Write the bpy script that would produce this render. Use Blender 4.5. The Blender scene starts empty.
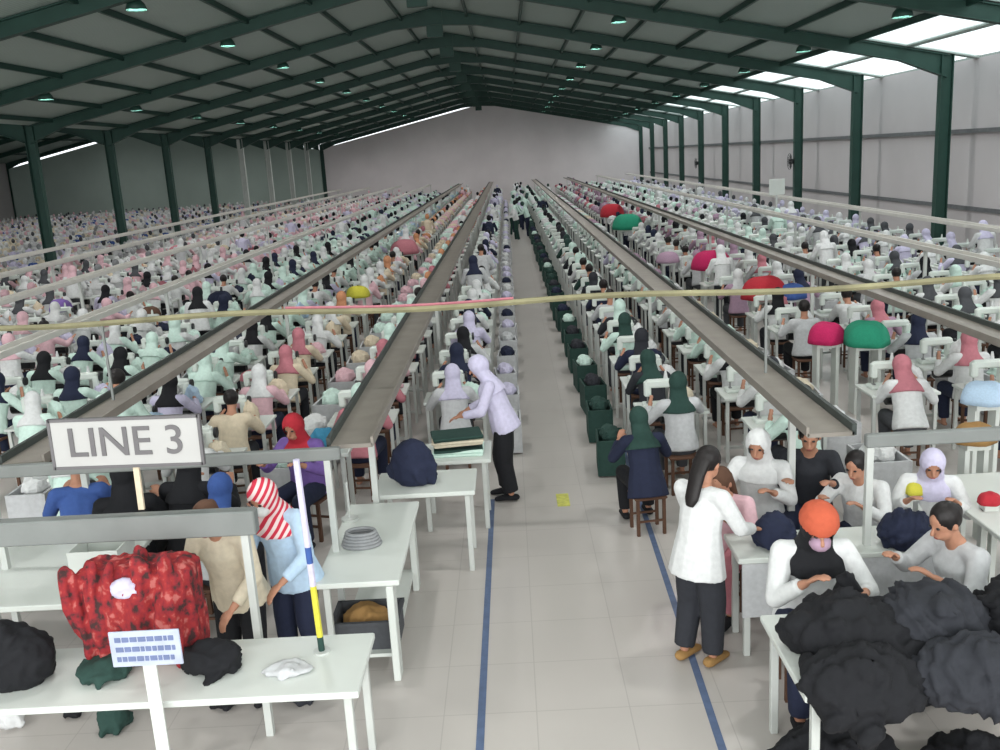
import bpy, bmesh, math, random
import numpy as np
from mathutils import Vector, Matrix, Quaternion, noise
random.seed(7)
sc = bpy.context.scene
C = sc.collection
PI = math.pi

# ---------------------------------------------------------------- camera, world, light, exposure
CAM_H = 3.5
F_PX, PITCH, YAW, ROLL = 937.2, 0.2292, -0.0195, -0.0605
cp_, sp_ = math.cos(PITCH), math.sin(PITCH)
FWD = Vector((math.sin(YAW)*cp_, math.cos(YAW)*cp_, -sp_))
R0_ = Vector((math.cos(YAW), -math.sin(YAW), 0)); U0_ = R0_.cross(FWD)
RGT = R0_*math.cos(ROLL) + U0_*math.sin(ROLL)
UPV = -R0_*math.sin(ROLL) + U0_*math.cos(ROLL)
CAMP = Vector((0, 0, CAM_H))
cd = bpy.data.cameras.new('camera'); cam = bpy.data.objects.new('camera', cd); C.objects.link(cam)
cd.sensor_width = 36; cd.lens = F_PX*36/1000; cd.clip_end = 400
M_ = Matrix((RGT, UPV, -FWD)).transposed().to_4x4(); M_.translation = CAMP
cam.matrix_world = M_
sc.camera = cam

w = bpy.data.worlds.new('sky'); sc.world = w; w.use_nodes = True
w.node_tree.nodes['Background'].inputs[0].default_value = (0.93, 0.97, 1.0, 1)
w.node_tree.nodes['Background'].inputs[1].default_value = 2.6
sc.view_settings.view_transform = 'Standard'; sc.view_settings.look = 'None'
sc.view_settings.exposure = -0.55; sc.view_settings.gamma = 1.0
sc.view_settings.use_curve_mapping = False

def area(name, loc, direction, sx, sy, power, col=(1, 1, 1)):
    l = bpy.data.lights.new(name, 'AREA'); l.shape = 'RECTANGLE'; l.size = sx; l.size_y = sy
    l.energy = power; l.color = col
    o = bpy.data.objects.new(name, l); C.objects.link(o); o.location = loc
    o.rotation_euler = Vector(direction).to_track_quat('-Z', 'Y').to_euler()
    return o
# added fill light, unseen behind the camera and facing down the hall
area('fill_behind_camera', (-2, -7, 4.4), (0, 1, -0.1), 30, 6.5, 3600, (1, .99, .97))

ADDED_LAMP_W = 120
def ordinal(k):
    k += 1; names = {1: 'first', 2: 'second', 3: 'third'}
    if k in names: return names[k]
    return '%d%s' % (k, 'th' if 10 < k % 100 < 14 else {1: 'st', 2: 'nd', 3: 'rd'}.get(k % 10, 'th'))
# ---------------------------------------------------------------- pixel helpers (for laying out on the floor plan)
def at(px, py, h):
    d = FWD + RGT*((px-500)/F_PX) + UPV*((375-py)/F_PX)
    return CAMP + d*((h-CAM_H)/d.z)
def pix(p):
    d = Vector(p)-CAMP; z = d.dot(FWD)
    if z < .1: return (-9999, -9999)
    return (500+F_PX*d.dot(RGT)/z, 375-F_PX*d.dot(UPV)/z)

# ---------------------------------------------------------------- materials
def lin(c): return tuple(((v/255)/12.92 if v/255 <= .04045 else ((v/255+.055)/1.055)**2.4) for v in c)
MATS = {}
def mat(name, rgb, rough=.7, metal=0, var=.12, scale=9, bump=0, trans=0, spec=.35):
    if name in MATS: return MATS[name]
    m = bpy.data.materials.new(name); m.use_nodes = True; nt = m.node_tree; b = nt.nodes['Principled BSDF']
    b.inputs['Roughness'].default_value = rough; b.inputs['Metallic'].default_value = metal
    b.inputs['Specular IOR Level'].default_value = spec
    tc = nt.nodes.new('ShaderNodeTexCoord'); n = nt.nodes.new('ShaderNodeTexNoise'); n.inputs['Scale'].default_value = scale
    n.inputs['Detail'].default_value = 3
    nt.links.new(tc.outputs['Object'], n.inputs['Vector'])
    r = nt.nodes.new('ShaderNodeValToRGB'); L = lin(rgb)
    r.color_ramp.elements[0].position = .3; r.color_ramp.elements[1].position = .7
    r.color_ramp.elements[0].color = tuple(v*(1-var) for v in L)+(1,)
    r.color_ramp.elements[1].color = tuple(min(1, v*(1+var)) for v in L)+(1,)
    nt.links.new(n.outputs['Fac'], r.inputs['Fac']); nt.links.new(r.outputs['Color'], b.inputs['Base Color'])
    if bump:
        bp = nt.nodes.new('ShaderNodeBump'); bp.inputs['Strength'].default_value = bump; bp.inputs['Distance'].default_value = .02
        nt.links.new(n.outputs['Fac'], bp.inputs['Height']); nt.links.new(bp.outputs['Normal'], b.inputs['Normal'])
    MATS[name] = m; return m
FAB = {'white': (210, 212, 212), 'mint': (198, 222, 212), 'lilac': (196, 192, 216), 'pale grey': (188, 190, 192), 'pink': (214, 176, 184),
       'rose': (182, 116, 126), 'red': (176, 44, 56), 'magenta': (186, 36, 92), 'teal': (40, 140, 110), 'orange': (198, 140, 104),
       'red orange': (186, 88, 62), 'beige': (210, 196, 172), 'cream': (206, 196, 174), 'yellow': (200, 194, 70), 'blue': (60, 88, 150), 'light blue': (176, 200, 222),
       'navy': (34, 40, 62), 'black': (24, 25, 29), 'dark green': (40, 66, 60), 'dark grey': (74, 76, 80), 'brown': (92, 66, 52),
       'mauve': (168, 140, 160), 'purple': (118, 92, 160), 'tan': (150, 116, 70), 'charcoal': (44, 46, 52), 'grey': (140, 142, 144)}
def fab(n): return mat('fabric_'+n.replace(' ', '_'), FAB[n], .88, 0, .07, 26, .2)
skin = mat('skin', (176, 128, 104), .55, 0, .05, 20)
hairm = mat('hair', (26, 22, 22), .5, 0, .2, 40)
whitem = mat('table_laminate', (206, 211, 206), .35, 0, .03, 3)
legm = mat('painted_steel_leg', (196, 200, 196), .45, .1, .05, 5)
greenst = mat('dark_green_steel', (40, 70, 62), .5, .1, .1, 3)
palest = mat('pale_steel', (186, 192, 188), .6, 0, .06, 3)
machm = mat('machine_enamel', (214, 222, 216), .3, 0, .03, 8)
darkm = mat('dark_plastic', (40, 42, 44), .4, 0, .1, 8)
chrome = mat('worn_metal', (150, 152, 152), .35, .6, .08, 12)
traym = mat('tray_sheet_metal', (142, 136, 128), .5, .2, .1, 4)
trayp = mat('tray_pale_sheet', (206, 204, 198), .5, .1, .06, 4)
barm = mat('grey_bar_paint', (126, 130, 128), .5, .1, .06, 6)
signw = mat('sign_board_white', (178, 178, 176), .5, 0, .03, 5)
letm = mat('sign_letter_grey', (104, 102, 104), .6, 0, .05, 5)

# floor: pale screeded concrete with faint large tiles and a soft gloss
fm = mat('floor_concrete', (186, 181, 176), .3, 0, .06, .35)
nt = fm.node_tree; b = nt.nodes['Principled BSDF']
tc = nt.nodes.new('ShaderNodeTexCoord'); br = nt.nodes.new('ShaderNodeTexBrick')
br.offset = 0; br.inputs['Scale'].default_value = 1; br.inputs['Brick Width'].default_value = .6; br.inputs['Row Height'].default_value = .6
br.inputs['Mortar Size'].default_value = .004
br.inputs['Color1'].default_value = (1, 1, 1, 1); br.inputs['Color2'].default_value = (.97, .97, .975, 1); br.inputs['Mortar'].default_value = (.82, .82, .82, 1)
mx = nt.nodes.new('ShaderNodeMix'); mx.data_type = 'RGBA'; mx.blend_type = 'MULTIPLY'; mx.inputs[0].default_value = 1
src = b.inputs['Base Color'].links[0].from_socket
nt.links.new(tc.outputs['Object'], br.inputs['Vector'])
nt.links.new(src, mx.inputs[6]); nt.links.new(br.outputs['Color'], mx.inputs[7]); nt.links.new(mx.outputs[2], b.inputs['Base Color'])

def striped(name, c1, c2, scale, direction='Z', rough=.8):
    m = bpy.data.materials.new(name); m.use_nodes = True; nt = m.node_tree; b = nt.nodes['Principled BSDF']
    b.inputs['Roughness'].default_value = rough
    tc = nt.nodes.new('ShaderNodeTexCoord'); wv = nt.nodes.new('ShaderNodeTexWave'); wv.bands_direction = direction
    wv.inputs['Scale'].default_value = scale; wv.inputs['Distortion'].default_value = .4
    r = nt.nodes.new('ShaderNodeValToRGB'); r.color_ramp.interpolation = 'LINEAR'
    r.color_ramp.elements[0].position = .42; r.color_ramp.elements[1].position = .58
    r.color_ramp.elements[0].color = lin(c1)+(1,); r.color_ramp.elements[1].color = lin(c2)+(1,)
    nt.links.new(tc.outputs['Object'], wv.inputs['Vector']); nt.links.new(wv.outputs['Fac'], r.inputs['Fac']); nt.links.new(r.outputs['Color'], b.inputs['Base Color'])
    return m
roofm = striped('roof_sheet', (160, 174, 168), (144, 158, 152), 3.0, 'Y', .6)
stripe_red = striped('striped_red_white_fabric', (196, 40, 66), (226, 206, 206), 9, 'DIAGONAL')
batik = mat('patterned_red_fabric', (140, 34, 42), .88, 0, .6, 16, .3)
_nt = batik.node_tree; _r = [n for n in _nt.nodes if n.type == 'VALTORGB'][0]; _r.color_ramp.elements[0].position = .36; _r.color_ramp.elements[1].position = .66
_r.color_ramp.elements[0].color = lin((62, 40, 40))+(1,); _r.color_ramp.elements[1].color = lin((176, 96, 92))+(1,)
_e = _r.color_ramp.elements.new(.46); _e.color = lin((132, 36, 44))+(1,); _e = _r.color_ramp.elements.new(.58); _e.color = lin((150, 44, 44))+(1,)
def wallmat(name, c): return mat(name, c, .85, 0, .05, .5)
wallg = wallmat('wall_grey_plaster', (192, 187, 188)); wallb = wallmat('wall_gable_plaster', (224, 218, 220)); wallgg = wallmat('wall_green_grey', (176, 192, 185))
# skylight sheet: a translucent fibreglass panel lit by the sky above it
sk = bpy.data.materials.new('skylight_fibreglass'); sk.use_nodes = True; nt = sk.node_tree
for n in list(nt.nodes):
    if n.type != 'OUTPUT_MATERIAL': nt.nodes.remove(n)
out = [n for n in nt.nodes if n.type == 'OUTPUT_MATERIAL'][0]
t1 = nt.nodes.new('ShaderNodeBsdfTranslucent'); t1.inputs[0].default_value = (.86, .95, .92, 1)
t2 = nt.nodes.new('ShaderNodeBsdfTransparent'); t2.inputs[0].default_value = (.9, .97, .95, 1)
ms = nt.nodes.new('ShaderNodeMixShader'); nz = nt.nodes.new('ShaderNodeTexNoise'); nz.inputs['Scale'].default_value = 1.2
mr = nt.nodes.new('ShaderNodeMapRange'); mr.inputs[3].default_value = .35; mr.inputs[4].default_value = .75
nt.links.new(nz.outputs['Fac'], mr.inputs[0]); nt.links.new(mr.outputs[0], ms.inputs[0])
nt.links.new(t1.outputs[0], ms.inputs[1]); nt.links.new(t2.outputs[0], ms.inputs[2]); nt.links.new(ms.outputs[0], out.inputs[0])

# ---------------------------------------------------------------- mesh helpers
class MB:
    def __init__(s): s.v = []; s.f = []; s.m = []
    def add(s, vs, fs, m=0):
        k = len(s.v); s.v += [tuple(v) for v in vs]; s.f += [tuple(i+k for i in f) for f in fs]; s.m += [m]*len(fs); return s
    def box(s, c, d, m=0, rz=0, rx=0, ry=0, bev=0):
        x, y, z = d[0]/2, d[1]/2, d[2]/2
        if bev:
            e = bev; vs = []; 
            for sz in (-1, 1):
                for (ax, ay) in ((x-e, y), (x, y-e)):
                    for sx, sy in ((1, 1), (-1, 1), (-1, -1), (1, -1)): pass
            P = [(x-e, y), (x, y-e), (x, -y+e), (x-e, -y), (-x+e, -y), (-x, -y+e), (-x, y-e), (-x+e, y)]
            Pi = [(a*(1-e/x), b_*(1-e/y)) for a, b_ in P]
            rings = [(Pi, -z), (P, -z+e), (P, z-e), (Pi, z)]
            vs = [Vector((a, b_, zz)) for pts, zz in rings for a, b_ in pts]
            fs = [tuple(range(8)), tuple(31-i for i in range(8))]
            for r in range(3):
                for i in range(8):
                    j = (i+1) % 8; fs.append((r*8+i, (r+1)*8+i, (r+1)*8+j, r*8+j))
        else:
            vs = [Vector((a, b_, cc)) for a in (-x, x) for b_ in (-y, y) for cc in (-z, z)]
            fs = [(0, 1, 3, 2), (4, 6, 7, 5), (0, 4, 5, 1), (2, 3, 7, 6), (0, 2, 6, 4), (1, 5, 7, 3)]
        R = Matrix.Rotation(rz, 3, 'Z') @ Matrix.Rotation(ry, 3, 'Y') @ Matrix.Rotation(rx, 3, 'X')
        return s.add([R@v+Vector(c) for v in vs], fs, m)
    def ring_loft(s, rings, m=0, caps=True):
        n = len(rings[0]); vs = [p for r in rings for p in r]; fs = []
        for k in range(len(rings)-1):
            for i in range(n):
                j = (i+1) % n; fs.append((k*n+i, k*n+j, (k+1)*n+j, (k+1)*n+i))
        if caps: fs += [tuple(reversed(range(n))), tuple((len(rings)-1)*n+i for i in range(n))]
        return s.add(vs, fs, m)
    def tube(s, pts, rad, n=8, m=0, flat=1.0, round_ends=False, up=None):
        pts = [Vector(p) for p in pts]
        if not isinstance(rad, (list, tuple)): rad = [rad]*len(pts)
        rad = list(rad)
        if round_ends:
            d0 = (pts[0]-pts[1]).normalized(); d1 = (pts[-1]-pts[-2]).normalized()
            P = [pts[0]+d0*rad[0]*.95, pts[0]+d0*rad[0]*.6]+pts+[pts[-1]+d1*rad[-1]*.6, pts[-1]+d1*rad[-1]*.95]
            rad = [rad[0]*.3, rad[0]*.8]+rad+[rad[-1]*.8, rad[-1]*.3]; pts = P
        rings = []; u = None
        for i, p in enumerate(pts):
            a = pts[min(i+1, len(pts)-1)]-pts[max(i-1, 0)]; a.normalize()
            if u is None:
                u = Vector(up) if up else (Vector((0, 0, 1)) if abs(a.z) < .9 else Vector((0, 1, 0)))
            u = (u-a*u.dot(a)); u = u.normalized() if u.length > 1e-4 else a.orthogonal().normalized()
            v = a.cross(u); r = rad[i]
            rings.append([p+(v*math.cos(t)*r+u*math.sin(t)*r*flat) for t in [2*PI*k/n for k in range(n)]])
        return s.ring_loft(rings, m)
    def ell(s, c, r, n=10, k=6, m=0, rot=None):
        c = Vector(c); vs = [Vector((0, 0, -r[2]))]; 
        for i in range(1, k):
            ph = -PI/2+PI*i/k
            for j in range(n):
                t = 2*PI*j/n; vs.append(Vector((r[0]*math.cos(ph)*math.cos(t), r[1]*math.cos(ph)*math.sin(t), r[2]*math.sin(ph))))
        vs.append(Vector((0, 0, r[2]))); fs = []
        for j in range(n):
            q = (j+1) % n; fs.append((0, 1+q, 1+j)); fs.append((len(vs)-1, 1+(k-2)*n+j, 1+(k-2)*n+q))
            for i in range(k-2): fs.append((1+i*n+j, 1+i*n+q, 1+(i+1)*n+q, 1+(i+1)*n+j))
        if rot: vs = [rot@v for v in vs]
        return s.add([v+c for v in vs], fs, m)
    def prism(s, poly, axis_pts, m=0):   # poly in a plane given as 3d points, extruded by vector
        a = [Vector(p) for p in poly]; e = Vector(axis_pts); n = len(a)
        fs = [tuple(reversed(range(n))), tuple(range(n, 2*n))]+[(i, (i+1) % n, n+(i+1) % n, n+i) for i in range(n)]
        return s.add(a+[p+e for p in a], fs, m)
    def mesh(s, name, smooth=False):
        me = bpy.data.meshes.new(name); me.from_pydata(s.v, [], s.f)
        me.polygons.foreach_set('material_index', s.m)
        bm = bmesh.new(); bm.from_mesh(me); bmesh.ops.recalc_face_normals(bm, faces=bm.faces); bm.to_mesh(me); bm.free()
        if smooth: me.polygons.foreach_set('use_smooth', [True]*len(me.polygons))
        return me
def link(name, me, mats, parent=None, loc=None, rz=None):
    o = bpy.data.objects.new(name, me); C.objects.link(o)
    if not isinstance(mats, (list, tuple)): mats = [mats]
    if len(me.materials) == 0:
        for m in mats: me.materials.append(m)
    else:
        for i, m in enumerate(mats):
            if i < len(me.materials) and me.materials[i] != m:
                o.material_slots[i].link = 'OBJECT'; o.material_slots[i].material = m
    if parent: o.parent = parent
    if loc is not None: o.location = loc
    if rz is not None: o.rotation_euler.z = rz
    return o
def obj(name, mb, mats, parent=None, smooth=False, loc=None, rz=None): return link(name, mb.mesh(name, smooth), mats, parent, loc, rz)
def tag(o, label, cat, group=None, kind=None):
    if label: o['label'] = label
    if cat: o['category'] = cat
    if group: o['group'] = group
    if kind: o['kind'] = kind
    return o
def thing(name, label, cat, loc=(0, 0, 0), rz=0, group=None):
    o = bpy.data.objects.new(name, None); C.objects.link(o); o.location = loc; o.rotation_euler.z = rz; o.empty_display_size = .2
    return tag(o, label, cat, group)
def struct(name, mb, mats): o = obj(name, mb, mats); o['kind'] = 'structure'; return o
def remesh(mb, voxel, smooth=3, cut=None, name='m'):
    me = mb.mesh(name); o = bpy.data.objects.new('tmp', me); C.objects.link(o)
    r = o.modifiers.new('r', 'REMESH'); r.mode = 'VOXEL'; r.voxel_size = voxel
    if smooth: s = o.modifiers.new('s', 'SMOOTH'); s.factor = .5; s.iterations = smooth
    dg = bpy.context.evaluated_depsgraph_get(); out = bpy.data.meshes.new_from_object(o.evaluated_get(dg)); out.name = name
    bpy.data.objects.remove(o); bpy.data.meshes.remove(me)
    if cut:
        bm = bmesh.new(); bm.from_mesh(out)
        bmesh.ops.delete(bm, geom=[v for v in bm.verts if cut(v.co)], context='VERTS'); bm.to_mesh(bm_out := out); bm.free()
    out.polygons.foreach_set('use_smooth', [True]*len(out.polygons)); out.materials.clear()
    return out

# ---------------------------------------------------------------- the hall
XL, XR, XC = -14.93, 11.02, -1.955
YF0, BAY = 24.41, 6.0
EAVE, RIDGE = 5.31, 8.04
YB = YF0+9*BAY       # far wall plane
Y_NEAR = -6.0
SL = (RIDGE-EAVE)/(XR-XC)
def roof_z(x, base=0.0): return RIDGE-abs(x-XC)*SL+base
XWR = 11.75
XC2 = XL-(XR-XC); XLL = XC2-(XR-XC)      # ridge and far eave of the neighbouring nave
fl = MB().add([(XLL-2, Y_NEAR, 0), (XWR+.3, Y_NEAR, 0), (XWR+.3, YB+.3, 0), (XLL-2, YB+.3, 0)], [(0, 1, 2, 3)])
fl.add([(XLL-2, Y_NEAR, -.2), (XWR+.3, Y_NEAR, -.2), (XWR+.3, YB+.3, -.2), (XLL-2, YB+.3, -.2)], [(3, 2, 1, 0)])
struct('floor', fl, fm)
# gable wall at the far end: right nave and, beyond the left columns, the greener neighbour
g = .5
wf = MB().prism([(XL, YB, 0), (XWR, YB, 0), (XWR, YB, EAVE-.15), (XC, YB, RIDGE-g+.28), (XC-.3, YB, RIDGE-g), (XL, YB, EAVE-g+.1)], (0, .25, 0))
struct('wall_back', wf, wallb)
wn = MB().prism([(XLL, YB, 0), (XL, YB, 0), (XL, YB, EAVE-g), (XC2, YB, RIDGE-g), (XLL, YB, EAVE-g)], (0, .25, 0))
struct('wall_left', wn, wallgg)
zw = roof_z(XWR)
wr = MB().box((XWR+.12, (Y_NEAR+YB)/2, zw/2), (.24, YB-Y_NEAR, zw))
struct('wall_right', wr, wallg)
struct('wall_far_left', MB().box((XLL-.1, (Y_NEAR+YB)/2, EAVE/2), (.2, YB-Y_NEAR, EAVE)), wallg)
# conduit and cable ledge on the right wall
struct('trim_1', MB().box((XWR-.06, (YB+12)/2, 3.42), (.1, YB-12, .1)), mat('wall_conduit_grey', (104, 106, 108), .6))
struct('trim_2', MB().box((XWR-.03, (YB+12)/2, 1.5), (.05, YB-12, .1)), mat('wall_conduit_grey', (104, 106, 108), .6))

# roofs
TH = .06
def slope_sheet(mb, xa, xb, ya, yb, xc):
    za, zb = RIDGE-abs(xa-xc)*SL, RIDGE-abs(xb-xc)*SL
    mb.prism([(xa, ya, za), (xb, ya, zb), (xb, ya, zb+TH), (xa, ya, za+TH)], (0, yb-ya, 0))
SK0, SK1, SK2 = 8.7, 10.05, 11.65      # skylight rows run between these lines
rf = MB()
slope_sheet(rf, XL, XC, Y_NEAR, YB+.4, XC); slope_sheet(rf, XC, SK0, Y_NEAR, YB+.4, XC)
slope_sheet(rf, SK2+.12, XWR+.3, Y_NEAR, YB+.4, XC)
frames = [YF0+BAY*k for k in range(-5, 10)]
edges = [Y_NEAR]+frames+[YB+.4]
slope_sheet(rf, SK1-.07, SK1+.07, Y_NEAR, YB+.4, XC)
for y in frames: slope_sheet(rf, SK0, SK2+.12, y-.14, y+.14, XC)
slope_sheet(rf, SK0, SK2+.12, Y_NEAR, frames[0], XC)
struct('ceiling', rf, roofm)
rn = MB(); slope_sheet(rn, XLL-1, XC2, Y_NEAR, YB+.4, XC2); slope_sheet(rn, XC2, XL, Y_NEAR, YB+.4, XC2)
o = struct('ceiling', rn, roofm)
n = 0
for k in range(len(frames)-1):
    ya, yb = frames[k]+.14, frames[k+1]-.14
    for a, b_ in ((SK0, SK1-.07), (SK1+.07, SK2)):
        m = MB(); z0, z1 = roof_z(a)+.03, roof_z(b_)+.03
        m.add([(a, ya, z0), (b_, ya, z1), (b_, yb, z1), (a, yb, z0)], [(0, 1, 2, 3)])
        n += 1; struct('window_%d' % n, m, sk)
# purlins along the hall
n = 2
xs = [XC+d for d in (-12.2, -10.6, -9.0, -7.4, -5.8, -4.2, -2.6, -1.0, 1.0, 2.6, 4.2, 5.8, 7.4, 9.0, 10.6)]
for x in xs:
    n += 1; z = roof_z(x)
    struct('trim_%d' % n, MB().box((x, (Y_NEAR+YB)/2, z-.07), (.07, YB-Y_NEAR, .13)), greenst)
for x in [XC2+d for d in (-10, -6, -2.5, 2.5, 5, 7.5, 10)]:
    n += 1; z = RIDGE-abs(x-XC2)*SL
    struct('trim_%d' % n, MB().box((x, (Y_NEAR+YB)/2, z-.09), (.07, YB-Y_NEAR, .17)), greenst)
# portal frames: two columns and two tapered rafters with a ridge plate each
def h_col(x, y, zt, t=.3):
    m = MB(); m.box((x-t/2+.012, y, zt/2), (.024, .22, zt)); m.box((x+t/2-.012, y, zt/2), (.024, .22, zt)); m.box((x, y, zt/2), (t-.05, .03, zt))
    m.box((x, y, .02), (.45, .35, .04)); return m
def rafter(xa, xb, y, xc, left):
    za, zb = RIDGE-abs(xa-xc)*SL-.02, RIDGE-abs(xb-xc)*SL-.02
    d = xb-xa; dpt = [(xa, .55), (xa+d*.09, .33), (xa+d*.9, .31), (xb, .5)]
    m = MB(); bot = [(x, y-.02, (za+(zb-za)*(x-xa)/d)-dd) for x, dd in dpt]
    m.prism([(xa, y-.02, za), (xb, y-.02, zb)]+bot[::-1], (0, .04, 0))
    for tt in (0,):
        m.prism([(xa, y-.1, za), (xb, y-.1, zb), (xb, y-.1, zb-.03), (xa, y-.1, za-.03)], (0, .2, 0))
    for i in range(3):
        p, q = bot[i], bot[i+1]
        m.prism([(p[0], y-.1, p[2]), (q[0], y-.1, q[2]), (q[0], y-.1, q[2]+.03), (p[0], y-.1, p[2]+.03)], (0, .2, 0))
    return m
ordn = ['nearest', 'second', 'third', 'fourth', 'fifth', 'sixth', 'seventh', 'eighth', 'ninth', 'tenth', 'eleventh', 'twelfth', 'thirteenth', 'fourteenth', 'fifteenth', 'sixteenth']
vis = 0
for k, y in enumerate(frames):
    if k < 3: continue
    kk = k-3
    fr = thing('portal_frame', '%s dark green steel roof frame spanning the hall%s' % (ordn[kk], ' against the far wall' if k == len(frames)-1 else ''), 'roof frame', (0, 0, 0), 0, 'steel roof frames of the hall')
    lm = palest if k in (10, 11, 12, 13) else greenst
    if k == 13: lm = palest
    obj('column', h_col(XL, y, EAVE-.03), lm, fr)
    obj('column', h_col(XR, y, roof_z(XR)-.03), greenst, fr)
    obj('rafter', rafter(XL, XC, y, XC, True), greenst, fr)
    obj('rafter', rafter(XR, XC, y, XC, False), greenst, fr)
    obj('ridge_plate', MB().box((XC, y, RIDGE-.5), (.5, .12, .75)), greenst, fr)
    fr2 = thing('portal_frame', '%s green roof frame of the next nave' % ordn[kk], 'roof frame', (0, 0, 0), 0, 'steel roof frames of the next nave')
    obj('rafter', rafter(XL-.2, XC2, y, XC2, False), greenst, fr2)
    obj('rafter', rafter(XLL, XC2, y, XC2, True), greenst, fr2)
    obj('column', h_col(XLL, y, EAVE-.2), greenst, fr2)

# bell lamps added to light the hall; emitter disk sits inside the mouth
bell = MB(); nn = 14; rg = []
for r_, z_ in ((.05, .3), (.07, .22), (.17, .1), (.2, 0), (.19, 0), (.16, .1), (.06, .21)):
    rg.append([Vector((r_*math.cos(2*PI*i/nn), r_*math.sin(2*PI*i/nn), z_)) for i in range(nn)])
bell.ring_loft(rg, caps=False); BELL = bell.mesh('shade', True); ROD = MB().box((0, 0, .35), (.03, .03, .16)).mesh('rod')
BELL.materials.append(greenst); ROD.materials.append(greenst)
ldat = bpy.data.lights.new('added_lamp_disk', 'AREA'); ldat.shape = 'DISK'; ldat.size = .3; ldat.energy = ADDED_LAMP_W; ldat.color = (1, .985, .97)
for xi, (x, xc) in enumerate(((-11.6, XC), (-6.8, XC), (-1.955, XC), (3.0, XC), (7.6, XC), (XC2+6, XC2), (XC2-3, XC2))):
    for k in range(14):
        y = YF0-BAY*5+BAY*k+.34
        if xc == XC2 and k < 3: continue
        z = RIDGE-abs(x-xc)*SL-.44
        side_ = ['far left', 'left', 'ridge', 'right', 'far right', 'next nave near', 'next nave far'][xi]
        t = thing('added_bell_lamp', 'added dark green bell lamp under the roof, %s row, %s bay' % (side_, ordinal(k)), 'lamp', (x, y, z), 0, 'added bell lamps under the roof')
        link('shade', BELL, greenst, t); link('rod', ROD, greenst, t)
        lo = bpy.data.objects.new('added_lamp_disk', ldat); C.objects.link(lo); lo.parent = t; lo.location = (0, 0, .05)
# wall fans on the right columns
def fan(y, z, lab):
    t = thing('wall_fan', lab, 'fan', (XR-.17, y, z))
    m = MB(); m.tube([(-.12, 0, 0), (.0, 0, 0)], .1, 10); obj('motor', m, darkm, t, True)
    c = MB()
    for r in (.1, .2, .3):
        pts = [(-.14, r*math.cos(a), r*math.sin(a)) for a in [2*PI*i/20 for i in range(21)]]; c.tube(pts, .008, 5)
    for i in range(10):
        a = 2*PI*i/10; c.tube([(-.14, 0, 0), (-.14, .3*math.cos(a), .3*math.sin(a))], .006, 4)
    obj('guard', c, darkm, t)
    for i in range(4):
        b_ = MB(); a = PI/2*i; b_.box((-.1, .15*math.cos(a), .15*math.sin(a)), (.015, .2, .13), rx=a); obj('blade', b_, darkm, t)
fan(YF0+2*BAY, 2.65, 'round black fan fixed halfway up the third column from the right edge')
fan(YF0+5*BAY, 2.45, 'small round black fan on a far right column')

# ---------------------------------------------------------------- aisle markings
bl = mat('blue_floor_paint', (88, 104, 134), .5, 0, .15, 12)
ye = mat('yellow_floor_paint', (196, 196, 96), .5, 0, .2, 20)
a0, a1 = at(480, 748, 0), at(492, 500, 0)
for nm, p, q, lab in (('floor_line', at(480, 746, 0), at(492, 510, 0), 'thin blue painted line along the left edge of the aisle'),
                      ('floor_line', at(722, 748, 0), at(640, 500, 0), 'thin blue painted line along the right edge of the aisle')):
    d = (q-p).normalized(); s_ = Vector((d.y, -d.x, 0))*.025
    p = p-d*1.5; q = q+d*(2.5 if 'right' in lab else .3); m = MB()
    m.prism([p-s_+Vector((0, 0, .0)), p+s_, q+s_, q-s_], (0, 0, .003)); tag(obj(nm, m, bl), lab, 'floor marking')
p = at(563, 500, 0)
tag(obj('floor_sticker', MB().box((p.x, p.y, .002), (.13, .36, .004), bev=.0015), ye), 'small yellow rectangle stuck on the aisle floor', 'floor marking')

def stool_mb():
    m = MB().box((0, 0, .395), (.32, .3, .03), bev=.008)
    for sx in (-1, 1):
        for sy in (-1, 1): m.box((sx*.13, sy*.12, .19), (.03, .03, .38))
    m.box((0, -.12, .15), (.26, .02, .02)); m.box((0, .12, .15), (.26, .02, .02)); return m
STOOL = stool_mb().mesh('stool'); STOOL.materials.append(fab('brown'))


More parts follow.
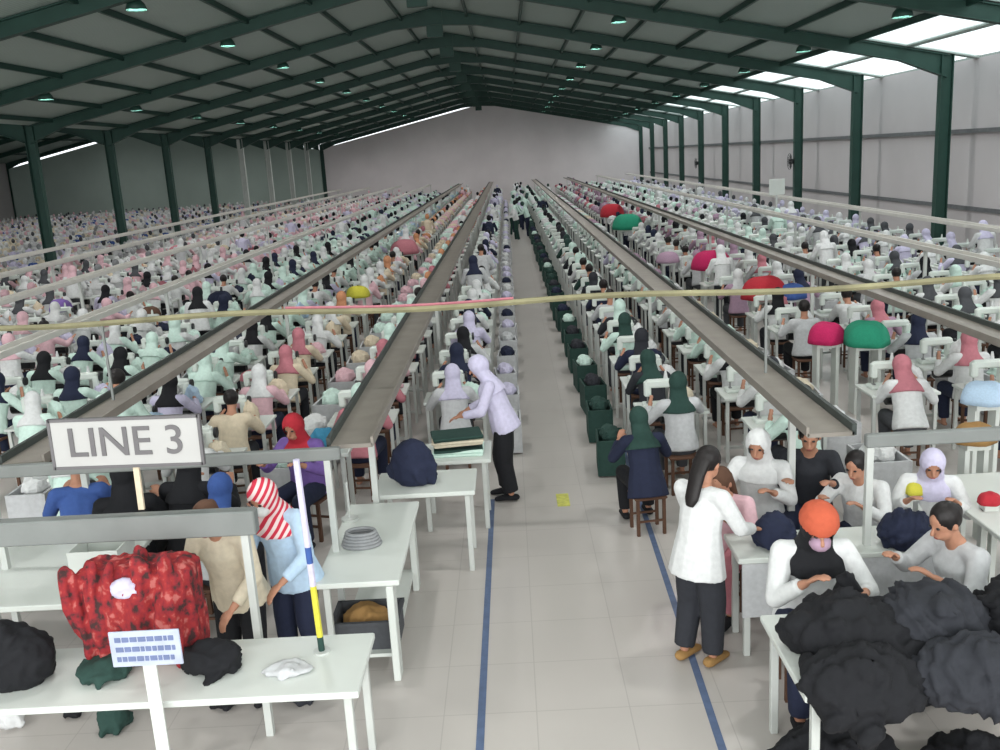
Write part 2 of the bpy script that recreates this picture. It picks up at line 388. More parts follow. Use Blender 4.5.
# ---------------------------------------------------------------- people
def ik(S, T, l1, l2, hint):
    S, T = Vector(S), Vector(T); d = T-S; L = d.length
    if L > (l1+l2)*.985: T = S+d*((l1+l2)*.985/L); d = T-S; L = d.length
    a = (l1*l1-l2*l2+L*L)/(2*L); h = math.sqrt(max(0, l1*l1-a*a)); u = d/L
    hv = Vector(hint); hv = hv-u*hv.dot(u); hv.normalize()
    return S+u*a+hv*h, T
class Pose: pass
def make_pose(kind, lean=.1, handL=None, handR=None, tilt=0.0, turn=0.0, knees=None, look=0.0):
    P = Pose(); P.kind = kind
    pz = .5 if kind == 'sit' else .84
    P.pel = Vector((0, 0, pz)); R = Matrix.Rotation(-lean, 3, 'X'); P.R = R
    up = lambda v: P.pel+R@Vector(v)
    P.waist = up((0, 0, .16)); P.chest = up((0, .01, .34)); P.neck = up((0, .0, .48)); P.sh = [up((-.165, -.005, .42)), up((.165, -.005, .42))]
    HR = Matrix.Rotation(turn, 3, 'Z')@Matrix.Rotation(-(lean*.4+look), 3, 'X'); P.HR = HR
    P.head = P.neck+R@Vector((0, .015, .03))+HR@Vector((0, .02, .115))
    hl = Vector(handL) if handL else up((-.24, .12, -.06)); hr = Vector(handR) if handR else up((.24, .12, -.06))
    P.arm = []
    for s, S, T in ((-1, P.sh[0], hl), (1, P.sh[1], hr)):
        E_, W_ = ik(S, T, .26, .235, (s*.55, -.35, -.8)); P.arm.append((S, E_, W_, s))
    P.leg = []
    for s in (-1, 1):
        hip = P.pel+Vector((s*.085, 0, -.02))
        if kind == 'sit': kn = Vector((s*.13, .40, .49)); an = Vector((s*.13, .38+.03*s, .09))
        elif kind == 'walk': kn = Vector((s*.09, .05+.1*s, .46)); an = Vector((s*.085, -.02+.16*s, .09))
        else: kn = Vector((s*.095, .03, .45)); an = Vector((s*.1, -.01+.03*s, .09))
        P.leg.append((hip, kn, an, s))
    return P
def body_mb(P, fine=True):
    m = MB(); n = 12 if fine else 7
    H = P.head; HR = P.HR
    m.ell(H+HR@Vector((0, -.008, .02)), (.074, .093, .095), n, 8, rot=HR)
    m.ell(H+HR@Vector((0, .03, -.045)), (.056, .055, .062), n, 6, rot=HR)
    if fine:
        m.tube([H+HR@Vector((0, .084, .012)), H+HR@Vector((0, .105, -.022))], [.008, .015], 6, round_ends=True)   # nose
        for s in (-1, 1):
            m.ell(H+HR@Vector((s*.076, -.008, -.008)), (.012, .02, .032), 6, 5, rot=HR)
        m.tube([H+HR@Vector((-.02, .083, -.058)), H+HR@Vector((.02, .083, -.058))], .008, 6, round_ends=True)
    m.tube([P.neck-P.R@Vector((0, .0, .05)), H+HR@Vector((0, -.01, -.05))], [.055, .048], n)
    m.tube([P.pel, P.waist, P.chest, P.neck-P.R@Vector((0, 0, .04))], [.135, .115, .14, .08], n, flat=.7, up=(0, 1, 0), round_ends=True)
    m.tube([P.sh[0], P.sh[1]], .05, 8, round_ends=True)
    for S, E_, W_, s in P.arm:
        m.tube([S, E_], [.046, .036], 8, round_ends=True); m.tube([E_, (E_+W_)/2, W_], [.036, .033, .024], 8, round_ends=True)
        d = (W_-E_).normalized(); side = d.cross(Vector((0, 0, 1)))
        side = side.normalized() if side.length > .1 else Vector((1, 0, 0)); nrm = side.cross(d).normalized()
        palm = W_+d*.05
        if fine:
            m.tube([W_, palm, W_+d*.085], [.026, .036, .036], 8, flat=.42, up=nrm, round_ends=False)
            for i, (off, ln) in enumerate(((-.027, .058), (-.009, .07), (.009, .066), (.026, .05))):
                b0 = W_+d*.083+side*off; k1 = b0+d*ln*.45-nrm*.006; k2 = k1+d*ln*.32-nrm*ln*.22; k3 = k2+d*ln*.2-nrm*ln*.24
                m.tube([b0-d*.012, k1, k2, k3], [.0095, .009, .0085, .0075], 6, round_ends=True)
            ts = -s; b0 = W_+d*.03+side*ts*.024; m.tube([b0, b0+side*ts*.022+d*.022-nrm*.006, b0+side*ts*.028+d*.05-nrm*.014], [.013, .011, .009], 6, round_ends=True)
        else: m.tube([W_, W_+d*.15], [.03, .026], 6, flat=.6, up=nrm)
    for hip, kn, an, s in P.leg:
        m.tube([hip, kn], [.082, .055], n, round_ends=True); m.tube([kn, kn*.6+an*.4, an], [.055, .05, .034], n, round_ends=True)
        m.tube([an+Vector((0, -.04, -.045)), an+Vector((0, .14, -.06))], [.034, .03], 8, flat=.7, up=(0, 0, 1), round_ends=True)
    return m
def shirt_mb(P, n=12, long=0.0):
    m = MB(); lo = P.pel+P.R@Vector((0, 0, -.06-long))
    m.tube([lo, lo+P.R@Vector((0, 0, .06+long)), P.waist, P.chest, P.neck-P.R@Vector((0, 0, .055))], [.198+long*.2, .19, .158, .162, .088], n, flat=.8, up=(0, 1, 0))
    m.tube([P.sh[0], P.sh[1]], .064, 8, round_ends=True)
    for S, E_, W_, s in P.arm:
        m.tube([S, E_], [.066, .056], 8, round_ends=True); m.tube([E_, E_*.15+W_*.85], [.056, .044], 8)
    return m
def trousers_mb(P, n=10, b=1.0):
    m = MB(); m.ell(P.pel+Vector((0, -.01, -.04)), (.165, .12, .11), n, 6)
    for hip, kn, an, s in P.leg:
        m.tube([hip, kn*.8+hip*.2, kn], [.1, .085*b, .08*b], n, round_ends=True); m.tube([kn, an+Vector((0, 0, .02))], [.078*b, .064*b], n)
    return m
def scarf_mb(P, n=12):
    m = MB(); H = P.head; HR = P.HR
    m.ell(H+HR@Vector((0, -.014, .018)), (.098, .112, .116), n, 8, rot=HR)
    m.tube([H+HR@Vector((0, -.005, -.04)), P.neck+P.R@Vector((0, .0, .0)), P.neck-P.R@Vector((0, -.005, .08)), P.neck-P.R@Vector((0, -.005, .15))], [.09, .1, .165, .19], n, flat=.8, up=(0, 1, 0))
    return m
def scarf_cut(P):
    c = P.head+P.HR@Vector((0, .115, -.012)); Ri = P.HR.transposed()
    return lambda v: (lambda q: (q.x/.06)**2+(q.y/.085)**2+(q.z/.078)**2 < 1)(Ri@(Vector(v)-c))
def hair_mb(P, tail=0, n=12):
    m = MB(); H = P.head; HR = P.HR
    m.ell(H+HR@Vector((0, -.02, .03)), (.086, .098, .097), n, 8, rot=HR)
    if tail: m.tube([H+HR@Vector((0, -.08, .02)), H+HR@Vector((0, -.11, -.08)), P.neck+P.R@Vector((0, -.115, -.04-tail*.5)), P.neck+P.R@Vector((0, -.13, -.04-tail))], [.07, .062, .055, .03], 10, flat=.6, up=(0, 1, 0))
    else: m.ell(H+HR@Vector((0, -.09, .03)), (.045, .045, .045), 8, 6)
    return m
def hair_cut(P):
    c = P.head+P.HR@Vector((0, .12, -.035)); Ri = P.HR.transposed()
    return lambda v: (lambda q: (q.x/.082)**2+(q.y/.1)**2+(q.z/.1)**2 < 1)(Ri@(Vector(v)-c))
def cap_mb(P, n=12):
    m = MB(); H = P.head; HR = P.HR
    m.ell(H+HR@Vector((0, -.012, .045)), (.093, .105, .085), n, 8, rot=HR)
    return m
def cap_cut(P):
    Ri = P.HR.transposed(); H = P.head
    return lambda v: (Ri@(Vector(v)-H)).z < .035
def shoes_mb(P):
    m = MB()
    for hip, kn, an, s in P.leg: m.tube([an+Vector((0, -.045, -.045)), an+Vector((0, .07, -.045)), an+Vector((0, .15, -.06))], [.045, .043, .033], 10, flat=.8, up=(0, 0, 1), round_ends=True)
    return m
def full_person(label, loc, rz, P, shirt, pants, head=('scarf', 'white'), shoes='black', group=None, tail=.0, extra=None, scale=1.0, longshirt=0.0, baggy=1.0, mask=None):
    t = thing('person', label, 'person', loc, rz, group); t.scale = (scale,)*3
    link('body', remesh(body_mb(P), .0085, 2, name='body'), skin, t)
    g_ = lambda c: c if not isinstance(c, str) else fab(c)
    link('shirt', remesh(shirt_mb(P, long=longshirt), .013, 3, name='shirt'), g_(shirt), t)
    link('trousers', remesh(trousers_mb(P, b=baggy), .014, 3, name='trousers'), g_(pants), t)
    for leg_ in P.leg:
        Q_ = Pose(); Q_.leg = [leg_]; link('shoe', remesh(shoes_mb(Q_), .011, 1, name='shoe'), g_(shoes), t)
    for s in (-1, 1):
        e = MB(); e.ell(P.head+P.HR@Vector((s*.03, .076, .012)), (.013, .009, .008), 8, 6, rot=P.HR); obj('eye', e, darkm, t, True)
    if mask:
        e = MB(); e.ell(P.head+P.HR@Vector((0, .062, -.045)), (.058, .056, .05), 10, 8, rot=P.HR); obj('face_mask', e, fab(mask), t, True)
    e = MB(); e.ell(P.head+P.HR@Vector((0, .087, -.06)), (.02, .008, .006), 8, 6, rot=P.HR); obj('mouth', e, mat('lips', (150, 84, 78), .5), t, True)
    k, col = head
    if k == 'band':
        link('headscarf', remesh(scarf_mb(P), .011, 3, scarf_cut(P), 'headscarf'), fab('black'), t)
        rb = MB(); rb.ell(P.head+P.HR@Vector((0, -.012, .046)), (.106, .122, .1), 14, 8, rot=P.HR); link('cap', remesh(rb, .01, 2, cap_cut(P), 'cap'), g_(col), t)
    elif k == 'scarf': link('headscarf', remesh(scarf_mb(P), .011, 3, scarf_cut(P), 'headscarf'), g_(col), t)
    else:
        link('hair', remesh(hair_mb(P, tail), .01, 3, hair_cut(P), 'hair'), hairm if col != 'brown' else fab('brown'), t)
        if k == 'cap': link('cap', remesh(cap_mb(P), .01, 2, cap_cut(P), 'cap'), g_(col), t)
    if extra: extra(t, P)
    if P.kind == 'sit':
        so_ = link('stool', STOOL, fab('brown'), None, (loc[0], loc[1], 0), rz); so_.scale = (scale, scale, scale*.96); tag(so_, 'brown stool carrying the '+' '.join(label.split()[:12]), 'stool', 'stools under the front workers')
    return t

# mid-distance workers: one mesh with four colour slots, shared by the copies; low version for the far crowd
def merge(meshes):
    V, F, Mi, k = [], [], [], 0
    for me, mi in meshes:
        V += [tuple(v.co) for v in me.vertices]; F += [tuple(i+k for i in p.vertices) for p in me.polygons]; Mi += [mi]*len(me.polygons); k = len(V)
    out = bpy.data.meshes.new('worker'); out.from_pydata(V, [], F); out.polygons.foreach_set('material_index', Mi); out.polygons.foreach_set('use_smooth', [True]*len(F))
    return out
def mid_worker(P, head, vox=.02):
    hm = remesh(scarf_mb(P, 10), vox*.8, 2, scarf_cut(P)) if head == 'scarf' else remesh(hair_mb(P, .16 if head == 'tail' else 0, 10), vox*.8, 2, hair_cut(P))
    return merge([(remesh(body_mb(P, False), vox*.8, 1), 0), (remesh(shirt_mb(P, 10), vox, 2), 1), (remesh(trousers_mb(P), vox, 2), 2), (hm, 3)])
sitA = make_pose('sit', .28, (-.2, .42, .84), (.18, .44, .84), look=.25)
sitB = make_pose('sit', .42, (-.12, .46, .83), (.22, .38, .84), look=.2, turn=.25)
sitC = make_pose('sit', .12, (-.22, .36, .84), (.26, .46, .85), look=.1, turn=-.4)
stdA = make_pose('stand', .25, (-.18, .42, .95), (.2, .40, .95), look=.3)
PROTO = {}
for pn, P in (('A', sitA), ('B', sitB), ('C', sitC), ('S', stdA)):
    for hd in ('scarf', 'hair'):
        me = mid_worker(P, hd)
        for m_ in (skin, fab('white'), fab('navy'), fab('white')): me.materials.append(m_)
        PROTO[pn+hd] = me
def low_worker(P):
    m = MB()
    m.ell(P.head, (.085, .1, .11), 6, 4, 2); m.tube([P.pel, P.chest, P.neck], [.17, .17, .08], 6, 0, .75, up=(0, 1, 0))
    for S, E_, W_, s in P.arm: m.tube([S, E_, W_], [.06, .05, .04], 4, 0)
    for hip, kn, an, s in P.leg: m.tube([hip, kn], [.1, .07], 4, 1); m.tube([kn, Vector((an.x, an.y, .02))], [.07, .06], 4, 1)
    return m
LOW = [low_worker(sitA), low_worker(sitB), low_worker(stdA)]

# ---------------------------------------------------------------- heaps of cloth, stools, machines, tables
def heap_mesh(w_, d_, h_, seed, bumps=14, vox=.02, rough=.5, flatness=1.0):
    rnd = random.Random(seed); m = MB()
    m.ell((0, 0, h_*.35), (w_*.42, d_*.42, h_*.5), 12, 6)
    for i in range(bumps):
        a = rnd.uniform(0, 2*PI); r = rnd.uniform(0, .38)
        x, y = math.cos(a)*r*w_, math.sin(a)*r*d_; z = h_*(.75-.9*(r/.45)**2)*rnd.uniform(.55, 1)
        R = Matrix.Rotation(rnd.uniform(-.6, .6), 3, 'X')@Matrix.Rotation(rnd.uniform(-.6, .6), 3, 'Y')@Matrix.Rotation(rnd.uniform(0, 3), 3, 'Z')
        q = rnd.uniform(.13, .24); m.ell((x, y, max(z, h_*.12)), (w_*q, d_*q*.7, h_*rnd.uniform(.14, .26)), 9, 6, rot=R)
    me = remesh(m, vox, 2)
    for v in me.vertices:
        q_ = Vector(v.co); a_ = 1-abs(noise.noise(q_*7+Vector((seed, 0, 0))))*2.2; b_ = 1-abs(noise.noise(Vector((q_.x*18, q_.y*12, q_.z*18))+Vector((0, seed, 0))))*2.2
        u_ = q_.x*math.cos(seed)+q_.y*math.sin(seed)+q_.z*.8; c_ = (1-abs(math.sin(u_*24+5*noise.noise(q_*5+Vector((seed, 3, 0))))))**1.5
        nz_ = (a_*.010+b_*.008+c_*.022)*rough*1.5-.014
        v.co += v.normal*nz_
        if v.co.z < 0.004: v.co.z = 0.0
    return me
HEAPS = [heap_mesh(.46, .4, .26, 1), heap_mesh(.4, .34, .34, 2), heap_mesh(.52, .4, .2, 3)]
def folded_stack(n, w_=.34, d_=.26, seed=0):
    r = random.Random(seed); m = MB(); z = 0
    for i in range(n):
        h = r.uniform(.02, .035); m.box((r.uniform(-.01, .01), r.uniform(-.01, .01), z+h/2), (w_*r.uniform(.92, 1), d_*r.uniform(.92, 1), h), rz=r.uniform(-.06, .06), bev=.008); z += h
    return m
STACK = folded_stack(9, seed=3).mesh('folded_stack')
for me in HEAPS+[STACK]: me.materials.append(fab('white'))
TW, TD, TZ = .74, .52, .75
def table_parts():
    top = MB().box((0, 0, TZ-.015), (TW, TD, .03), bev=.004); legs = []
    for sx in (-1, 1):
        for sy in (-1, 1): legs.append(MB().box((sx*(TW/2-.04), sy*(TD/2-.04), (TZ-.03)/2), (.035, .035, TZ-.03)))
    mo = MB().tube([(-.1, .05, .62), (.1, .05, .62)], .07, 10).box((0, .05, .7), (.1, .08, .05))
    ped = MB().box((0, 0, .1), (TW-.1, .04, .03)).box((.05, -.02, .13), (.3, .2, .02))
    return top, legs, mo, ped
tp, lg, mo, ped = table_parts()
ME = {'tabletop': tp.mesh('tabletop'), 'motor': mo.mesh('motor'), 'treadle': ped.mesh('treadle')}
LEGM = [l.mesh('leg') for l in lg]
for k_, m_ in (('tabletop', whitem), ('motor', darkm), ('treadle', legm)): ME[k_].materials.append(m_)
for l in LEGM: l.materials.append(legm)
def machine_parts():
    base = MB().box((0, 0, .02), (.42, .17, .04), bev=.008)
    arm = MB().box((.155, 0, .15), (.09, .11, .22), bev=.02).box((0, 0, .255), (.36, .09, .09), bev=.02).box((-.155, 0, .2), (.075, .085, .17), bev=.015)
    wheel = MB().tube([(.2, 0, .23), (.225, 0, .23)], .055, 12)
    needle = MB().tube([(-.155, 0, .12), (-.155, 0, .045)], .008, 6).box((-.155, 0, .045), (.03, .05, .01))
    spool = MB().tube([(.05, .03, .3), (.05, .03, .38)], [.025, .012], 8)
    return base, arm, wheel, needle, spool
MP = [x.mesh(nm) for x, nm in zip(machine_parts(), ('base', 'arm', 'handwheel', 'needle', 'thread_spool'))]
for me, m_ in zip(MP, (machm, machm, darkm, chrome, fab('white'))): me.materials.append(m_)
def join_mb(mbs):
    o = MB()
    for mb, mi in mbs: o.add(mb.v, mb.f, mi)
    return o
TABLE1 = join_mb([(tp, 0), (mo, 2), (ped, 1)]+[(l, 1) for l in lg]).mesh('sewing_table')
for m_ in (whitem, legm, darkm): TABLE1.materials.append(m_)
a_, b1, c1, d1, e1 = machine_parts()
MACH1 = join_mb([(a_, 0), (b1, 0), (c1, 1), (d1, 1), (e1, 0)]).mesh('sewing_machine')
for m_ in (machm, darkm): MACH1.materials.append(m_)
# ---------------------------------------------------------------- sewing lines
LINES = [  # tray X, name, first station Y (right side, left side), palettes
    (-1.25, 'first left line', 10.4, 9.7), (2.13, 'first right line', 8.6, 9.4),
    (-3.68, 'second left line', 8.5, 8.3), (4.67, 'second right line', 8.2, 8.4),
    (-6.12, 'third left line', 9, 9), (7.2, 'third right line', 10, 10),
    (-8.55, 'fourth left line', 12, 12), (9.55, 'fourth right line', 14, 14),
    (-11.0, 'fifth left line', 16, 16), (-13.3, 'sixth left line', 18, 18)]
def palette(li, side, y, r):
    X = LINES[li][0]
    wh = ['white', 'white', 'pale grey', 'mint', 'lilac']
    if li == 1:
        sh = (['charcoal', 'dark green', 'navy', 'pale grey', 'mint'] if side < 0 else wh+['mint']); hd = ['dark green', 'black', 'black', 'mint', 'charcoal']; ga = ['mint', 'white', 'mint', 'white'] if y > 13 else ['cream', 'beige', 'white', 'dark green']
    elif li == 0:
        if side > 0: sh = ['lilac', 'lilac', 'white', 'navy', 'pale grey']; hd = ['black', 'lilac', 'white', 'navy']; ga = ['white', 'pale grey', 'lilac', 'mint']
        else: sh = ['pink', 'white', 'rose', 'pale grey']; hd = ['rose', 'black', 'mint', 'orange', 'pink']; ga = ['pink', 'orange', 'beige', 'rose', 'pink'] if y > 10 else ['white', 'cream', 'red']
    elif li == 2:
        if side > 0: sh = ['pink', 'beige', 'white']; hd = ['orange', 'rose', 'black', 'white']; ga = ['beige', 'orange', 'pink', 'cream']
        else: sh = ['mint', 'white', 'mint', 'lilac']; hd = ['black', 'mint', 'black', 'white']; ga = ['mint', 'mint', 'white', 'light blue']
    elif li == 3: sh = ['mauve', 'white', 'pale grey', 'white']; hd = ['black', 'mauve', 'white', 'rose', 'navy']; ga = ['white', 'mauve', 'rose', 'mint', 'white']
    elif li == 4: sh = ['mint', 'mint', 'white']; hd = ['black', 'white', 'mint', 'navy']; ga = ['mint', 'white', 'lilac', 'mint', 'navy']
    elif li == 5: sh = ['mint', 'white', 'pale grey']; hd = ['black', 'mint', 'dark grey', 'white']; ga = ['mint', 'white', 'white', 'mauve']
    elif li == 6: sh = ['lilac', 'white', 'pink']; hd = ['white', 'black', 'pink']; ga = ['white', 'lilac', 'pink', 'mint', 'rose']
    elif li == 7: sh = ['white', 'lilac', 'white']; hd = ['white', 'dark grey', 'lilac']; ga = ['white', 'white', 'lilac', 'pale grey']
    else: sh = ['white', 'pale grey', 'pink']; hd = ['white', 'dark grey', 'pink', 'grey']; ga = ['white', 'pink', 'beige', 'white']
    return r.choice(sh), r.choice(hd), r.choice(ga), r.choice(ga)
stations = []
for li, (X, nm, yr, yl) in enumerate(LINES):
    for side, y0 in ((1, yr), (-1, yl)):
        for k in range(60):
            y = y0+k*1.25
            if y > YB-2.2: break
            x = X+side*.5
            px, py = pix((x, y, .9)); 
            if -35 < px < 1035 and py < 780: stations.append([y*y+x*x, li, side, k, x, y])
stations.sort()
NEAR_IND = 300
acc = [(712, 264, 1.0, 'magenta', .95, 'magenta fabric mound on the second line right of the aisle'),
       (765, 292, 1.0, 'red', .9, 'dark red fabric mound left of the blue one'),
       (792, 292, 1.0, 'blue', .6, 'blue fabric mound touching the dark red one'),
       (826, 334, 1.0, 'magenta', .62, 'crimson fabric mound nearest the front on the right lines'),
       (866, 336, 1.0, 'teal', .72, 'teal green fabric mound right of the crimson one'),
       (612, 214, 1.0, 'red', 1.2, 'small far red fabric mound right of the aisle end'),
       (628, 226, 1.0, 'teal', 1.2, 'small far green fabric mound right of the aisle end'),
       (358, 292, 1.0, 'yellow', .55, 'yellow fabric mound between pink garments left of the aisle'),
       (668, 258, 1.0, 'mauve', .6, 'mauve fabric heap near the right tray'),
       (250, 372, 1.0, 'rose', .3, 'rose cloth bundle over the second left line'),
       (220, 298, 1.0, 'navy', .6, 'navy fabric bundle among mint rows far left'),
       (178, 252, 1.0, 'rose', .8, 'rose fabric bundle far left'), (150, 312, 1.0, 'brown', .5, 'brown bundle among rows far left'),
       (60, 306, 1.0, 'purple', .6, 'purple bundle at far left rows'), (405, 250, 1.0, 'rose', 1.0, 'rose bundle in the pink rows left of the aisle'),
       (985, 392, 1.0, 'light blue', .5, 'light blue cloth over a table at the right frame edge'),
       (975, 430, 1.0, 'tan', .4, 'tan and brown bundle at the right frame edge'),
       (990, 490, .9, 'red', .2, 'small red bundle at the right edge above the white table'),
       (915, 480, .9, 'yellow', .2, 'small yellow bundle behind the right bench')]
MOUNDS = [(at(a[0], a[1], a[2]), a[4]) for a in acc]
rr = random.Random(11)
far_w, far_t, far_g, far_m = {}, MB(), {}, MB()
def put(dst, mb, x, y, z, rz=0, mi=None, sc_=1.0):
    c, s = math.cos(rz), math.sin(rz)
    k = len(dst.v); dst.v += [(x+sc_*(a*c-b*s), y+sc_*(a*s+b*c), z+sc_*q) for a, b, q in mb.v]; dst.f += [tuple(i+k for i in f) for f in mb.f]
    dst.m += [mi(m_) for m_ in mb.m] if mi else list(mb.m)
FC = ['skin']+sorted(FAB); FMAT = [skin]+[fab(c) for c in sorted(FAB)]; FI = {c: i for i, c in enumerate(FC)}
far_people = MB(); far_cloth = MB(); lowheap = MB().ell((0, 0, .1), (.2, .17, .13), 6, 4); lowtab = MB().box((0, 0, .735), (TW, TD, .03)).box((-.3, 0, .36), (.03, .4, .72)).box((.3, 0, .36), (.03, .4, .72)).box((0, 0, .86), (.34, .1, .22))
detail = 46
used_first = {}
for idx, (d2, li, side, k, x, y) in enumerate(stations):
    X, nm = LINES[li][:2]; sh, hd, g1, g2 = palette(li, side, y, rr)
    sd = 'aisle side' if (X < 0) == (side > 0) else 'wall side'
    where = '%s row, %s, %s' % (ordinal(k), nm, sd)
    ty = y+.42; standing = rr.random() < .08; jx = rr.uniform(-.05, .05); flip = rr.random()
    wx = x+side*.03+jx; headk = 'hair' if hd == 'black' and rr.random() < .6 else 'scarf'
    pose = 'S' if standing else rr.choice('AABC'); rz = rr.uniform(-.12, .12)
    pants = rr.choice(['navy', 'charcoal', 'black', 'dark grey'])
    yy = y-.12
    if any(math.hypot(mp.x-x, mp.y-y-.2) < .35+.5*ms for mp, ms in MOUNDS): continue
    if idx < NEAR_IND:
        if True:
            me = PROTO[pose+headk]; lab = '%s worker, %s top, %s, %s' % (('black-haired' if headk == 'hair' else hd+' headscarfed'), sh, 'standing' if standing else 'seated', where)
            o = link('worker', me, [skin, fab(sh), fab(pants), hairm if headk == 'hair' else fab(hd)], None, (wx, yy, 0), rz)
            tag(o, lab, 'person', 'workers along the sewing lines')
        if idx < detail:
            t = thing('sewing_table', 'white sewing table, '+where, 'table', (x, ty, 0), 0, 'sewing tables along the lines')
            for nme in ('tabletop', 'motor', 'treadle'): link(nme, ME[nme], ME[nme].materials[0], t)
            for l in LEGM: link('leg', l, legm, t)
            t = thing('sewing_machine', 'pale sewing machine on the table, '+where, 'sewing machine', (x-.08, ty+.06, TZ), 0, 'sewing machines along the lines')
            for me, nme in zip(MP, ('base', 'arm', 'handwheel', 'needle', 'thread_spool')): link(nme, me, me.materials[0], t)
        else:
            tag(link('sewing_table', TABLE1, [whitem, legm, darkm], None, (x, ty, 0)), 'white sewing table, '+where, 'table', 'sewing tables along the lines')
            tag(link('sewing_machine', MACH1, [machm, darkm], None, (x-.08, ty+.06, TZ)), 'pale sewing machine on the table, '+where, 'sewing machine', 'sewing machines along the lines')
        if not standing and idx < 120: tag(link('stool', STOOL, fab('brown'), None, (wx, yy-.03, 0), rz), 'brown wooden stool under the worker, '+where, 'stool', 'stools along the lines')
        hm = rr.choice(HEAPS); s_ = rr.uniform(.75, 1.0)
        o = link('garment_pile', hm, fab(g1), None, (x+.16, ty-.03, TZ), rr.uniform(0, 6)); o.scale = (s_*.8, s_*.8, s_)
        tag(o, 'crumpled %s garments on the table, %s' % (g1, where), 'garments', 'garment piles along the lines')
    else:
        put(far_people, LOW[2] if standing else LOW[idx % 2], wx, yy, 0, rz, lambda m_: [FI[sh], FI[pants], FI[hd]][m_])
        put(far_t, lowtab, x, ty, 0)
        put(far_cloth, lowheap, x+.15, ty, TZ, 0, lambda m_: FI[g1]); 
        if flip < .8: put(far_cloth, lowheap, x-.2, ty+.15, TZ+.05, 1, lambda m_: FI[g2])
def bin_mesh():
    m = MB(); 
    for sx in (-1, 1): m.box((sx*.14, 0, .22), (.02, .5, .4)); m.box((0, sx*.24, .22), (.27, .02, .4))
    m.box((0, 0, .03), (.27, .48, .02)); h_ = heap_mesh(.3, .46, .2, 201, vox=.03)
    m.add([(v.co.x*.9, v.co.y, v.co.z+.36) for v in h_.vertices], [tuple(p.vertices) for p in h_.polygons], 1)
    return m.mesh('garment_bin')
BIN = bin_mesh(); BIN.materials.append(fab('dark green')); BIN.materials.append(fab('white'))
for sd, x, y0, shell, fills in ((1, 1.0, 10.0, 'dark green', ['charcoal', 'dark green', 'navy', 'charcoal', 'mint']), (-1, -.16, 11.0, 'pale grey', ['lilac', 'white', 'lilac', 'navy', 'pale grey'])):
    for k in range(46):
        y = y0+k*1.25; c = rr.choice(fills)
        if y > 66: break
        o = link('garment_bin', BIN, [fab(shell), fab(c)], None, (x+rr.uniform(-.03, .03), y, 0), rr.uniform(-.08, .08))
        tag(o, '%s bin heaped with %s cloth, %s on the %s edge of the aisle' % (shell, c, ordinal(k), 'right' if sd > 0 else 'left'), 'bin', 'bins along the aisle')
nb = 0
for gi, (gx, y0, nm_) in enumerate(((-2.46, 9.4, 'first and second left lines'), (-4.9, 9.0, 'second and third left lines'), (-7.33, 12, 'third and fourth left lines'), (3.4, 8.6, 'first and second right lines'), (5.93, 10, 'second and third right lines'), (8.4, 14, 'third and fourth right lines'))):
    pal_ = [['white', 'beige', 'mint', 'pink'], ['mint', 'white', 'white', 'navy'], ['white', 'mint', 'lilac'], ['white', 'mint', 'mauve', 'cream'], ['mint', 'white', 'white'], ['white', 'lilac', 'pale grey']][gi]
    for k in range(46):
        y = y0+k*1.25; px, py = pix((gx, y, .5))
        if y > 68 or not -20 < px < 1020: continue
        c = rr.choice(pal_)
        if y < 36:
            o = link('garment_bin', BIN, [fab('pale grey'), fab(c)], None, (gx+rr.uniform(-.04, .04), y, 0), rr.uniform(-.2, .2)); o.scale = (1.3, 1.2, 1.25)
            tag(o, 'pale grey bin of %s cloth, %s between the %s' % (c, ordinal(k), nm_), 'bin', 'bins between the lines')
        else: put(far_cloth, lowheap, gx, y, .35, 0, lambda m_: FI[c], 1.6)
for k in range(26):
    put(far_people, LOW[2], rr.uniform(.05, .85), 40+k*1.3, 0, rr.uniform(0, 6), (lambda a, b_, c: (lambda m_: [FI[a], FI[b_], FI[c]][m_]))(rr.choice(['white', 'mint', 'lilac']), rr.choice(['navy', 'dark green']), rr.choice(['dark green', 'white', 'black'])))
# the neighbouring nave, seen between the left columns
for j in range(9):
    X = XL-1.6-j*2.6
    for side in (-1, 1):
        for k in range(52):
            y = 17+k*1.25
            if y > YB-2.2: break
            x = X+side*.5; px, py = pix((x, y, 1))
            if not -30 < px < 1030: continue
            sh = rr.choice(['white', 'pale grey', 'white', 'lilac', 'cream']); hd = rr.choice(['white', 'dark grey', 'pink', 'grey', 'white']); g1 = rr.choice(['white', 'beige', 'white', 'pale grey', 'blue', 'pink'])
            put(far_people, LOW[k % 2], x, y-.1, 0, 0, lambda m_: [FI[sh], FI['dark grey'], FI[hd]][m_])
            put(far_t, lowtab, x, y+.42, 0); put(far_cloth, lowheap, x+.1, y+.42, TZ, 0, lambda m_: FI[g1])
tag(obj('far_workers', far_people, FMAT), 'distant crowd of workers filling the rear of the hall', 'people', kind='stuff')
tag(obj('far_sewing_tables', far_t, whitem), 'distant white sewing tables filling the rear of the hall', 'tables', kind='stuff')
tag(obj('far_garments', far_cloth, FMAT), 'distant heaps of pale cloth on the rear tables', 'garments', kind='stuff')

